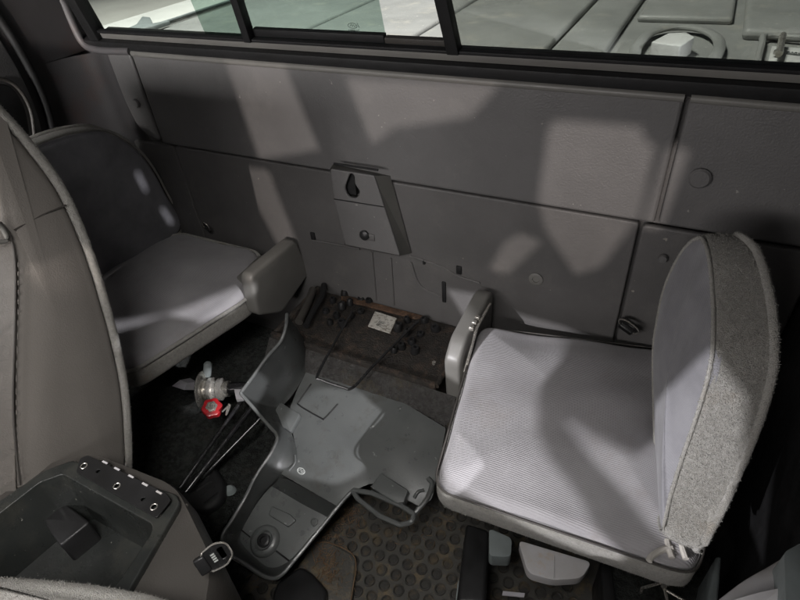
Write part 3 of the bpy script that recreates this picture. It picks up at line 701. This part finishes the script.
# ------------------------------------------------------------------ passenger front seat (tall seat back)
fs = thing('passenger_seat', 'tall grey vinyl seat back with stitched seams at the left edge', 'front seat', (-.3, -.62, .2))
xs = -.17
prof = [(u, v) for u, v in ((-8, 108), (0, 115), (28, 146), (60, 190), (83, 240), (100, 290), (115, 345), (125, 400), (128, 470), (122, 520), (40, 560), (16, 490), (14, 380), (15, 260), (-2, 225), (-14, 160))]
BE = [W(u, v, x=xs) for u, v in prof[:10]]; FE = [W(u, v, x=xs - .004) for u, v in prof[10:]]
P = smooth_path(BE + FE, 4, True)
P = [Vector((xs, p.y, p.z)) for p in P]
bm = bmesh.new(); pillow(bm, P, (1, 0, 0), .42, .014, .006); mesh('seat_back', bm, M_vinyl, fs, ang=70)
bm = bmesh.new(); tube(bm, smooth_path([p + Vector((-.004, .004, 0)) for p in BE], 6), .0065, 8); mesh('plush_edge', bm, M_plush, fs)
bm = bmesh.new(); tube(bm, smooth_path([W(u, v, x=xs + .0015) for u, v in ((0, 222), (10, 236), (15, 262), (15, 320), (13, 400), (16, 450), (20, 485))], 5), .0016, 8)
tube(bm, smooth_path([W(u, v, x=xs + .003) for u, v in ((14, 230), (40, 216), (66, 205))], 5), .0010, 8)
mesh('seam', bm, M_console, fs)
bm = bmesh.new()
sp = smooth_path([W(u, v, x=xs + .005) for u, v in ((18, 262), (18, 320), (16, 400), (19, 450), (23, 482))], 12)
for a, b in zip(sp[::2], sp[1::2]): tube(bm, [a, b], .0004, 5)
mesh('stitching', bm, M_vinyl, fs)
FC = [W(u, v, x=xs - .002) for u, v in ((-2, 225), (15, 262), (13, 380), (16, 490), (20, 560))]
bm = bmesh.new()
G = [Vector(p) for p in FC]; rows = []
for k in range(9):
    t = k / 8; rows.append([bm.verts.new(Vector((p.x - .40 * t, p.y - .05 * math.sin(min(1, t * 3) * math.pi / 2), p.z))) for p in smooth_path(G, 4)])
for A, B in zip(rows, rows[1:]):
    for j in range(len(A) - 1): bm.faces.new((A[j], A[j + 1], B[j + 1], B[j]))
bmesh.ops.solidify(bm, geom=bm.faces[:], thickness=.01); mesh('front_cover', bm, M_vinyl, fs)
bm = bmesh.new(); q = W(3, 236, x=xs + .004); tube(bm, smooth_path([W(u, v, x=xs + .002) for u, v in ((-8, 222), (2, 228), (7, 240), (-4, 242))], 4), .003); mesh('mesh_patch', bm, M_cap, fs)

# ------------------------------------------------------------------ centre console
zc = .40
con = thing('center_console', 'open dark centre console bin with a riveted hinge plate', 'console', (0, -.8, 0))
MCo = basis((0, 0, zc), (1, 0, 0), (0, 1, 0))
def c2(u, v): return to2(MCo, W(u, v, z=zc))
bl = Vector((*c2(62, 463), 0)); br = Vector((*c2(166, 510), 0))
R = [Vector((*c2(u, v), 0)) for u, v in ((84, 456), (172, 492), (182, 504), (110, 620), (-60, 560), (20, 492), (60, 463))]
outl = [(p.x, p.y) for p in round_poly([Vector((*c2(u, v), 0)) for u, v in ((72, 460), (176, 494), (180, 503), (100, 640), (-150, 600), (45, 470))], .006, 5)]
inn = [(p.x, p.y) for p in round_poly([Vector((*c2(u, v), 0)) for u, v in ((62, 474), (152, 524), (152, 532), (98, 612), (-100, 590), (40, 482))], .006, 5)]
plate('console_rim', outl, [inn], MCo, .012, .002, M_bin, con)
# bin inside
bi = [MCo @ Vector((x, y, -.006)) for x, y in inn]; cb = sum(bi, Vector()) / len(bi)
bm = bmesh.new(); lo = [bm.verts.new(cb + (p - cb) * .90 + Vector((0, 0, -.10))) for p in bi]; hi = [bm.verts.new(p) for p in bi]
n = len(bi)
for i in range(n): bm.faces.new((lo[i], lo[(i + 1) % n], hi[(i + 1) % n], hi[i]))
bm.faces.new(lo); mesh('bin', bm, M_bin, con)
bm = bmesh.new(); prism(bm, round_poly([W(u, v, z=.34) for u, v in ((42, 520), (64, 502), (90, 522), (60, 546))], .006), (0, 0, -.07), .004); mesh('bin_cavity_block', bm, M_dark, con)  # black block stands in for a shaded recess in the bin
# body, swelling out to the right
bm = bmesh.new()
O = round_poly([W(u, v, z=.39) for u, v in ((50, 462), (90, 452), (176, 486), (212, 560), (200, 640), (90, 660), (-170, 610))], .03, 6)
prof = [(1.0, 0), (1.03, -.01), (1.07, -.05), (1.06, -.12), (1.0, -.38)]
cc = sum(O, Vector()) / len(O); rings = []
for s, h in prof: rings.append([bm.verts.new(cc + (p - cc) * s + Vector((0, 0, h))) for p in O])
for A, B in zip(rings, rings[1:]):
    for j in range(len(O)): bm.faces.new((A[j], A[(j + 1) % len(O)], B[(j + 1) % len(O)], B[j]))
# top annulus between the body edge and the rim opening
tn = len(O)
inr = [MCo @ Vector((x, y, -.0115)) for x, y in outl]
def near(p, arr): return min(range(len(arr)), key=lambda i: (arr[i] - p).length)
iv = [bm.verts.new(cb + (p - cb) * .96) for p in inr]
top = rings[0]; idx = [near(v.co, inr) for v in top]
for j in range(tn):
    a, b = idx[j], idx[(j + 1) % tn]
    if a == b: bm.faces.new((top[j], top[(j + 1) % tn], iv[a]))
    else: bm.faces.new((top[j], top[(j + 1) % tn], iv[b], iv[a]))
mesh('console_body', bm, M_console, con, ang=60)
bm = bmesh.new(); tube(bm, smooth_path([W(u, v, z=.384) for u, v in ((186, 505), (178, 530), (140, 590), (120, 625))], 5), .004); mesh('body_bead', bm, M_console, con)
bm = bmesh.new(); tube(bm, smooth_path([W(u, v, z=z) for u, v, z in ((210, 560, .335), (192, 543, .36), (170, 552, .372), (150, 580, .375), (140, 610, .375))], 5), .007); mesh('side_swell', bm, M_console, con)
# hinge plate with holes and slots
Z2 = .409
MH = basis(W(74, 468, z=Z2), W(158, 516, z=Z2) - W(74, 468, z=Z2), W(84, 456, z=Z2) - W(74, 468, z=Z2))
def h2_(u, v): return to2(MH, W(u, v, z=Z2))
ho = [(p.x, p.y) for p in round_poly([Vector((*h2_(u, v), 0)) for u, v in ((76, 472), (156, 518), (171, 500), (166, 493), (88, 455), (80, 458))], .004, 4)]
holes = []
for u, v in ((84, 466), (117, 486), (154, 507)): holes.append(circ(*h2_(u, v), .0042))
for u, v in ((98, 471), (143, 499)): holes.append(circ(*h2_(u, v), .003))
for u, v in ((105, 463), (117, 469.5), (131, 477), (145, 485), (159, 493)):
    x, y = h2_(u, v - .5); holes.append([(x - .0055, y - .0016), (x + .0055, y - .0016), (x + .0055, y + .0016), (x - .0055, y + .0016)])
plate('hinge_plate', ho, holes, MH, .0025, .0004, M_dark, con)
for u, v in ((84, 466), (117, 486), (154, 507)):
    bm = bmesh.new(); tube(bm, [MH @ Vector((*p, .0004)) for p in circ(*h2_(u, v), .0044)], .0008, 6, True); mesh('rivet', bm, M_metal, con)
for u, v in ((105, 463), (117, 469.5), (131, 477), (145, 485), (159, 493)):
    x, y = h2_(u, v - .5); bm = bmesh.new(); box(bm, (x - .005, y - .0013, -.004), (x + .005, y + .0013, .0007), 0, 1, MH); mesh('hinge_slot', bm, M_pale, con)
# plush edge of the near front seat crossing the bottom left corner
bm = bmesh.new()
P = smooth_path([W(u, v, z=.50) for u, v in ((-60, 574), (0, 571), (60, 575), (120, 583), (170, 596), (215, 625), (215, 700), (-60, 680))], 5, True)
pillow(bm, P, (0, 0, 1), .05, .02, .006)
mesh('armrest_pad', bm, M_plush, None, label='grey plush pad crossing the bottom left corner in front of the console', cat='arm pad')

dwall = thing('driver_side_wall', 'dark side wall of the cab behind the right jump seat, with added light cutouts', 'side wall', (.8, -.3, 0))
bm = bmesh.new(); bm.free()
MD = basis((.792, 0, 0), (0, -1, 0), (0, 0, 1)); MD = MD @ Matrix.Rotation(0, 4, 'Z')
def patchs(px, **k):  # cutouts traced back to the side lamp, added to cast its light patches
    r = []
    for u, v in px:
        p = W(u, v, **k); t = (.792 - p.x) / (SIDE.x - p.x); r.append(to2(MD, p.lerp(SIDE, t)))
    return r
plate('side_panel_gobo', [(-.02, 0), (1.7, 0), (1.7, 1.419), (-.02, 1.419)], [
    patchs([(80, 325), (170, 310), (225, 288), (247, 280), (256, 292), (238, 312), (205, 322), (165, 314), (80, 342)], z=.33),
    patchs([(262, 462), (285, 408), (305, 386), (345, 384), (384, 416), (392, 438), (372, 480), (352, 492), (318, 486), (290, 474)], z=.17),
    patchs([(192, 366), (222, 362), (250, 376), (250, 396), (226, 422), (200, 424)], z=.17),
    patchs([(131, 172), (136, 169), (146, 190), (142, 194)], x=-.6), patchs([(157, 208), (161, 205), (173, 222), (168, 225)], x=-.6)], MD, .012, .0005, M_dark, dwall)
dseat = thing('driver_seat_blocker', 'unseen grey driver seat back just below the camera, added to block fill light', 'front seat', (.45, -1.05, 0))  # out-of-view seat, added to keep fill light off the lower wall
bm = bmesh.new(); box(bm, (.27, -1.10, .25), (.76, -.97, .62), .05, 5); mesh('seat_back', bm, M_vinyl, dseat)
bm = bmesh.new(); box(bm, (.20, -1.6, .2), (.70, -1.08, .42), .05, 5); mesh('seat_cushion', bm, M_cloth, dseat)
# ------------------------------------------------------------------ buckles
def buckle(px_c, plane, u_dir, v_dir, sc, name_label, d_shape=True, group=None):
    c = W(*px_c, **plane); M = basis(c, u_dir, v_dir); M = M @ Matrix.Scale(sc, 4)
    t = thing('seat_belt_buckle', name_label, 'belt buckle', c, group)
    body = [(p.x, p.y) for p in round_poly([Vector(q + (0,)) for q in ((-.018, -.02), (.018, -.02), (.022, .006), (.012, .022), (-.012, .022), (-.022, .006))], .008, 5)]
    hole = rr2(-.010, .004, .010, .013, .003)
    plate('buckle_plate', body, [hole], M, .004 * sc, .0012 * sc, M_dmetal, t)
    bm = bmesh.new(); tube(bm, [M @ Vector((*p, .001)) for p in body], .0016 * sc, 6, True); mesh('bright_edge', bm, M_metal, t)
    bm = bmesh.new(); box(bm, (-.015, -.034, -.006), (.015, -.016, .005), .003, 3, M); mesh('webbing_sleeve', bm, M_dark, t)
    return t, M
t, Mb = buckle((217, 556), dict(z=.43), RM @ Vector((.45, -.89, -.2)), RM @ Vector((.85, .45, -.25)), .74, 'chrome rimmed seat belt buckle beside the console and the loose cover')
bm = bmesh.new()
for k in range(4): box(bm, (-.008 + .0042 * k, -.008, .0008), (-.0055 + .0042 * k, -.0015, .0013), 0, 1, Mb)
mesh('embossed_mark', bm, M_inkw, t)
buckle((629, 326), dict(y=-.02), (.9, -.2, -.35), (-.35, -.35, .85), .95, 'dark seat belt buckle against the rear wall behind the right jump seat')
buckle((206, 226), dict(y=-.03), (.9, -.1, -.3), (-.1, -.2, .9), .6, 'small dark seat belt buckle in the shade above the left jump seat cushion')

# ------------------------------------------------------------------ jack, knob, rods and other bits on the dark floor
jz = .17
jack = thing('bottle_jack', 'chrome flanged jack with a red knob lying beside the loose cover', 'jack', W(210, 390, z=jz))
a = W(203, 390, z=jz); b = W(246, 388, z=jz); ax = (b - a).normalized()
bm = bmesh.new(); lathe(bm, [(.040, -.003), (.043, 0), (.043, .003), (.038, .006), (.022, .008), (.022, .014), (.027, .016), (.027, .024), (.021, .026), (.021, .034), (.025, .036), (.025, .044), (.018, .048), (.018, .06)], a, ax, 36)
mesh('flange', bm, M_metal, jack)
bm = bmesh.new(); lathe(bm, [(.014, .0), (.014, .10), (.012, .103)], a + ax * .055, ax, 24); mesh('barrel', bm, M_rod, jack)
bm = bmesh.new()
k0 = W(213, 410, z=jz + .03); ka = (CAM - k0).normalized() * .5 + Vector((0, 0, .6)); ka.normalize(); s, tt, _ = frame_of(ka)
prf = []
for i in range(60):
    t = i * 2 * math.pi / 60; r = .020 + .0013 * math.cos(6 * t); prf.append(k0 + (s * math.cos(t) + tt * math.sin(t)) * r)
prism(bm, prf, ka * .016, .003, 2); mesh('red_knob', bm, M_red, jack)
bm = bmesh.new(); lathe(bm, [(.012, 0), (.012, .004), (.008, .005), (.006, .002), (0, .002)], k0 + ka * .0155, ka, 6); mesh('hex_nut', bm, M_metal, jack)
bm = bmesh.new(); lathe(bm, [(.009, 0), (.009, .03), (.006, .034), (0, .035)], W(207, 375, z=jz + .02), (.2, .3, 1), 18); mesh('cap', bm, M_foot, jack)
bm = bmesh.new(); prism(bm, [W(u, v, z=.2) for u, v in ((234, 389), (243, 389), (243, 398), (236, 399))], (0, 0, -.01), .001); mesh('white_tag', bm, M_paper, jack)
bm = bmesh.new(); tube(bm, smooth_path([W(u, v, z=.22) for u, v in ((222, 412), (230, 405), (226, 415), (229, 404))]), .0018, 6); mesh('spring_pin', bm, M_metal, jack)
for pts, r, z0, z1 in ((((262, 372), (180, 488)), .0045, .20, .13), (((270, 384), (186, 492)), .0055, .185, .12), (((282, 396), (196, 484)), .0038, .17, .10), (((246, 432), (214, 470)), .0030, .13, .08)):
    bm = bmesh.new(); A = W(*pts[0], z=z0); B = W(*pts[1], z=z1); tube(bm, [A, A.lerp(B, .5), B], r, 12)
    lab = {0: 'upper glossy black jack rod running under the loose cover', 1: 'thick black jack rod just below the topmost rod', 2: 'thin black rod nearest the loose cover', 3: 'short thin black rod ending by the black tool pouch'}[len([o for o in bpy.data.objects if o.name.startswith('jack_rod')])]
    mesh('jack_rod', bm, M_rod, None, label=lab, cat='rod', group='black jack rods on the floor')
bm = bmesh.new()
P = round_poly([W(u, v, z=.09) for u, v in ((196, 470), (213, 462), (226, 482), (222, 500), (204, 512), (176, 500))], .018, 5)
pillow(bm, P, (0, 0, 1), .07, .014, .004)
for i in range(5):
    t = i / 4; A = W(190, 478, z=.094).lerp(W(203, 503, z=.094), t); B = W(206, 470, z=.094).lerp(W(217, 492, z=.094), t); tube(bm, [A, B], .003, 6)
mesh('tool_pouch', bm, M_rub, None, label='ribbed black rubber tool holder under the rod ends', cat='tool holder')
bm = bmesh.new(); lathe(bm, [(.014, 0), (.016, .01), (.012, .03), (.008, .034), (0, .035)], W(233, 498, z=.04), (0, 0, 1), 20); mesh('valve_cap', bm, M_foot, None, label='small round grey cap between the tool holder and the loose cover', cat='cap')
bm = bmesh.new(); prism(bm, round_poly([W(u, v, z=.06) for u, v in ((214, 508), (224, 504), (228, 514), (216, 522))], .004), (0, 0, -.02), .004); mesh('foam_chip', bm, M_straw, None, label='tan crumb of foam on the floor below the small grey cap', cat='foam piece')
bm = bmesh.new()
px = ((172, 386), (180, 380), (190, 378), (197, 382), (196, 390), (184, 390)); c = W(185, 385, z=.16); top = bm.verts.new(W(187, 383, z=.185))
vs = [bm.verts.new(W(u, v, z=.15 + (.012 if i % 2 else 0))) for i, (u, v) in enumerate(px)]
for i in range(len(vs)): bm.faces.new((vs[i], vs[(i + 1) % len(vs)], top))
bmesh.ops.solidify(bm, geom=bm.faces[:], thickness=.001)
mesh('crumpled_paper', bm, M_paper, None, smooth=False, label='crumpled white paper scrap left of the chrome flanged jack', cat='paper scrap')
bm = bmesh.new()
vs = []
for i in range(21):
    row = []
    for j in range(21):
        x = -.52 + .46 * i / 20; y = -.62 + .36 * j / 20
        row.append(bm.verts.new((x, y, .06 + .012 * math.sin(x * 14) * math.cos(y * 17) + random.uniform(-.001, .001))))
    vs.append(row)
for i in range(20):
    for j in range(20): bm.faces.new((vs[i][j], vs[i + 1][j], vs[i + 1][j + 1], vs[i][j + 1]))
bmesh.ops.solidify(bm, geom=bm.faces[:], thickness=.05)
mesh('carpet_piece', bm, M_carpet, None, label='dark grey floor carpet between the seat back and the jack rods', cat='carpet')

# pale trim at the bottom right corner
bm = bmesh.new()
P = smooth_path([W(u, v, x=.80) for u, v in ((712, 608), (745, 580), (790, 553), (830, 540), (850, 610), (780, 625))], 4, True) if False else smooth_path([W(u, v, z=.44) for u, v in ((708, 612), (735, 582), (770, 560), (815, 540), (850, 580), (820, 640), (760, 640))], 4, True)
pillow(bm, P, (0, 0, 1), .06, .025, .01)
mesh('pale_seat_shell', bm, M_pale, None, label='pale grey plastic seat corner at the bottom right', cat='seat shell')
bm = bmesh.new(); prism(bm, round_poly([W(u, v, z=.47) for u, v in ((784, 552), (806, 540), (815, 610), (786, 610))], .006), (0, 0, -.08), .006); mesh('trim_post', bm, M_foot, None, label='dark green grey trim post at the bottom right edge', cat='trim post')

# ------------------------------------------------------------------ pickup bed outside the rear window
bed = thing('truck_bed', 'ridged grey truck bed liner seen through the rear window', 'truck bed', (0, 1.2, 0))
ZB = .738
bm = bmesh.new(); box(bm, (-.80, .19, ZB - .03), (1.25, 2.2, ZB - .012), .004); mesh('liner_deck', bm, M_liner, bed)
bm = bmesh.new()
for x0, x1 in ((-.79, -.345), (-.335, -.036), (-.027, .281), (.290, .395)):
    box(bm, (x0, .245, ZB - .014), (x1, 2.19, ZB + .004), .009, 4)
box(bm, (.625, .48, ZB - .014), (1.2, 1.2, ZB + .01), .012, 4)
box(bm, (.41, .60, ZB - .014), (.605, 2.19, ZB + .004), .009, 4)
mesh('liner_ridge', bm, M_liner, bed)
bm = bmesh.new(); tube(bm, [(-.8, .2, ZB - .006), (1.25, .2, ZB - .006)], .010, 10); mesh('liner_lip', bm, M_liner, bed)
# oval tie-down pocket
bm = bmesh.new()
po = [W(u, v, z=ZB + .004) for u, v in ((634, 60), (637, 46), (650, 32), (672, 26), (697, 27), (715, 34), (720, 45), (712, 62))]
tube(bm, smooth_path(po, 5), .011, 12)
for v in bm.verts: v.co.z = ZB + .001 + (v.co.z - ZB - .004) * .55
mesh('pocket_rim', bm, M_liner, bed)
bm = bmesh.new(); prism(bm, round_poly([W(u, v, z=ZB + .02) for u, v in ((651, 42), (668, 33), (686, 32), (695, 37), (681, 46))], .005), (0, 0, -.03), .002)
mesh('pale_block', bm, M_block, None, label='pale wedge shaped block inside the oval pocket of the bed liner', cat='block')
# recess panel with a bar and a sticker on the far right
bm = bmesh.new()
tube(bm, smooth_path([W(u, v, z=ZB) for u, v in ((756, 66), (762, 44), (766, 36), (800, 38), (840, 40))], 4), .006, 8)
mesh('recess_rim', bm, M_liner, bed)
bm = bmesh.new(); tube(bm, [W(783, 35, z=ZB + .012), W(779, 54, z=ZB + .004)], .006, 8); lathe(bm, [(.008, 0), (.008, .006), (0, .007)], W(778, 54, z=ZB - .004), (0, 0, 1), 14); mesh('latch_bar', bm, M_metal, bed)
bm = bmesh.new(); prism(bm, [W(u, v, z=ZB - .009) for u, v in ((772, 46), (830, 50), (828, 66), (768, 62))], (0, 0, -.002), 0); st = mesh('sticker', bm, M_block, bed, smooth=False)
o = W(790, 53, z=ZB - .0085); MS = basis(o, W(798, 54, z=ZB - .0085) - o, W(791, 48, z=ZB - .0085) - o)
text('sticker_text', 'BARCOM', MS @ Matrix.Translation((.014, 0, .0006)), .010, M_ink, st)
bm = bmesh.new()
for k in range(2): box(bm, (-.004, -.006 - k * .005, .0002), (.034 - k * .006, -.0045 - k * .005, .0008), 0, 1, MS)
mesh('sticker_line', bm, M_ink, st)
# pale rail with a cleat on the far left
rail = thing('bed_side_rail', 'pale truck bed side rail at the left end of the window', 'bed rail', (-.86, 1, 0))
bm = bmesh.new(); box(bm, (-1.02, .15, ZB - .3), (-.835, 2.3, ZB + .006), .012, 4); mesh('rail_body', bm, M_rail, rail)
bm = bmesh.new(); tube(bm, [(-.838, .19, ZB + .004), (-.838, 2.2, ZB + .004)], .004, 8); mesh('rail_groove', bm, M_foot, rail)
bm = bmesh.new()
P = [W(u, v, z=ZB + .02) for u, v in ((127, 28), (136, 24), (142, 16), (150, 17), (153, 23), (170, 20), (152, 26), (137, 29))]
prism(bm, P, (0, 0, -.012), .003); mesh('cleat', bm, M_foot, rail)

# ------------------------------------------------------------------ cab shell round the camera: roof, passenger side, added gobo plate
cab = thing('cab_shell', 'painted cab body with roof and side around the seats, plus an added light gobo', 'cab body', (0, -1, 0))
bm = bmesh.new(); box(bm, (-.76, -1.9, 1.42), (.81, -.02, 1.45), .01); box(bm, (-.76, -.06, 1.16), (.81, -.02, 1.419), .005); mesh('roof', bm, M_trim, cab)
bm = bmesh.new(); box(bm, (-.77, -1.9, 0), (-.755, .02, 1.419), .003); mesh('outer_side', bm, M_trim, cab)
# added gobo plate, out of view: holes cut to cast the front lamps' light patches
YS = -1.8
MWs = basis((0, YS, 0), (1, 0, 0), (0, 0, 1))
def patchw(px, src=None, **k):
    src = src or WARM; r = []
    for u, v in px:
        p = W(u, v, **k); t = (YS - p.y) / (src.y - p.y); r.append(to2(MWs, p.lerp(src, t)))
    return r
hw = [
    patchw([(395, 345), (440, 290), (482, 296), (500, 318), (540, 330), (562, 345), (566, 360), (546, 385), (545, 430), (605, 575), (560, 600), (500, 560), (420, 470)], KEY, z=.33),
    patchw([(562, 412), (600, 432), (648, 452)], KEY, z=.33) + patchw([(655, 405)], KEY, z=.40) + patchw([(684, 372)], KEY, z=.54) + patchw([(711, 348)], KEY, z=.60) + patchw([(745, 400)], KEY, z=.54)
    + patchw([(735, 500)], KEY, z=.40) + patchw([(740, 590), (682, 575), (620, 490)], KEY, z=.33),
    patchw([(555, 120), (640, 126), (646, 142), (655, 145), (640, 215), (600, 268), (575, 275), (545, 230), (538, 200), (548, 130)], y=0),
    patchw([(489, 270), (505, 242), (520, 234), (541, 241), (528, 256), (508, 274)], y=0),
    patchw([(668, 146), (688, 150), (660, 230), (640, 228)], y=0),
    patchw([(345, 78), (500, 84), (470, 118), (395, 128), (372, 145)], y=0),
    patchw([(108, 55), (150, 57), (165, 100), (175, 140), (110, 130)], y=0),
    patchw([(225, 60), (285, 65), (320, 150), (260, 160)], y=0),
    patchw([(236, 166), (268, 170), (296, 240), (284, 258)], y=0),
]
plate('windscreen_gobo', [(-1.6, -.6), (1.6, -.6), (1.6, 2.6), (-1.6, 2.6)], hw, MWs, .006, .0002, M_trim, cab)

# ------------------------------------------------------------------ short pile of the plush fabric, grown as tiny fibres inside each plush mesh
def fuzz(o, n, L, wd=.0004):
    me = o.data; rnd = random.Random(len(me.polygons) + n)
    polys = [p for p in me.polygons if p.area > 1e-8]; cum = []; t = 0
    for p in polys: t += p.area; cum.append(t)
    import bisect
    vs = [tuple(v.co) for v in me.vertices]; fs = [tuple(p.vertices) for p in me.polygons]
    for _ in range(n):
        p = polys[min(bisect.bisect_left(cum, rnd.random() * t), len(polys) - 1)]
        q = [me.vertices[i].co for i in p.vertices][:4]; a_, b_ = rnd.random(), rnd.random()
        if len(q) == 4: c = q[0].lerp(q[1], a_).lerp(q[3].lerp(q[2], a_), b_)
        else:
            if a_ + b_ > 1: a_, b_ = 1 - a_, 1 - b_
            c = q[0] + (q[1] - q[0]) * a_ + (q[2] - q[0]) * b_
        d = (p.normal + Vector((rnd.gauss(0, 1), rnd.gauss(0, 1), rnd.gauss(0, 1) - .2))).normalized() * L * rnd.uniform(.4, 1.1)
        if d.dot(p.normal) < 0: d = -d
        s_ = d.cross(Vector((rnd.random() - .5, rnd.random() - .5, rnd.random() - .5))).normalized() * wd
        b = len(vs); vs += [tuple(c - s_), tuple(c + s_), tuple(c + d)]; fs.append((b, b + 1, b + 2))
    m2 = bpy.data.meshes.new(me.name); m2.from_pydata(vs, [], fs); m2.polygons.foreach_set('use_smooth', [True] * len(fs))
    for m in me.materials: m2.materials.append(m)
    o.data = m2
for o in list(bpy.data.objects):
    k = o.name.split('.')[0]; r_ = o.parent == right
    if k == 'backrest_border': fuzz(o, 60000 if r_ else 9000, .0034, .00035)
    elif k == 'cushion_border': fuzz(o, 30000 if r_ else 14000, .0028, .00035)
    elif k == 'backrest_piping': fuzz(o, 9000 if r_ else 2500, .0028)
    elif k == 'plush_edge': fuzz(o, 7000, .003, .0003)
    elif k == 'armrest_pad': fuzz(o, 16000, .003, .0003)
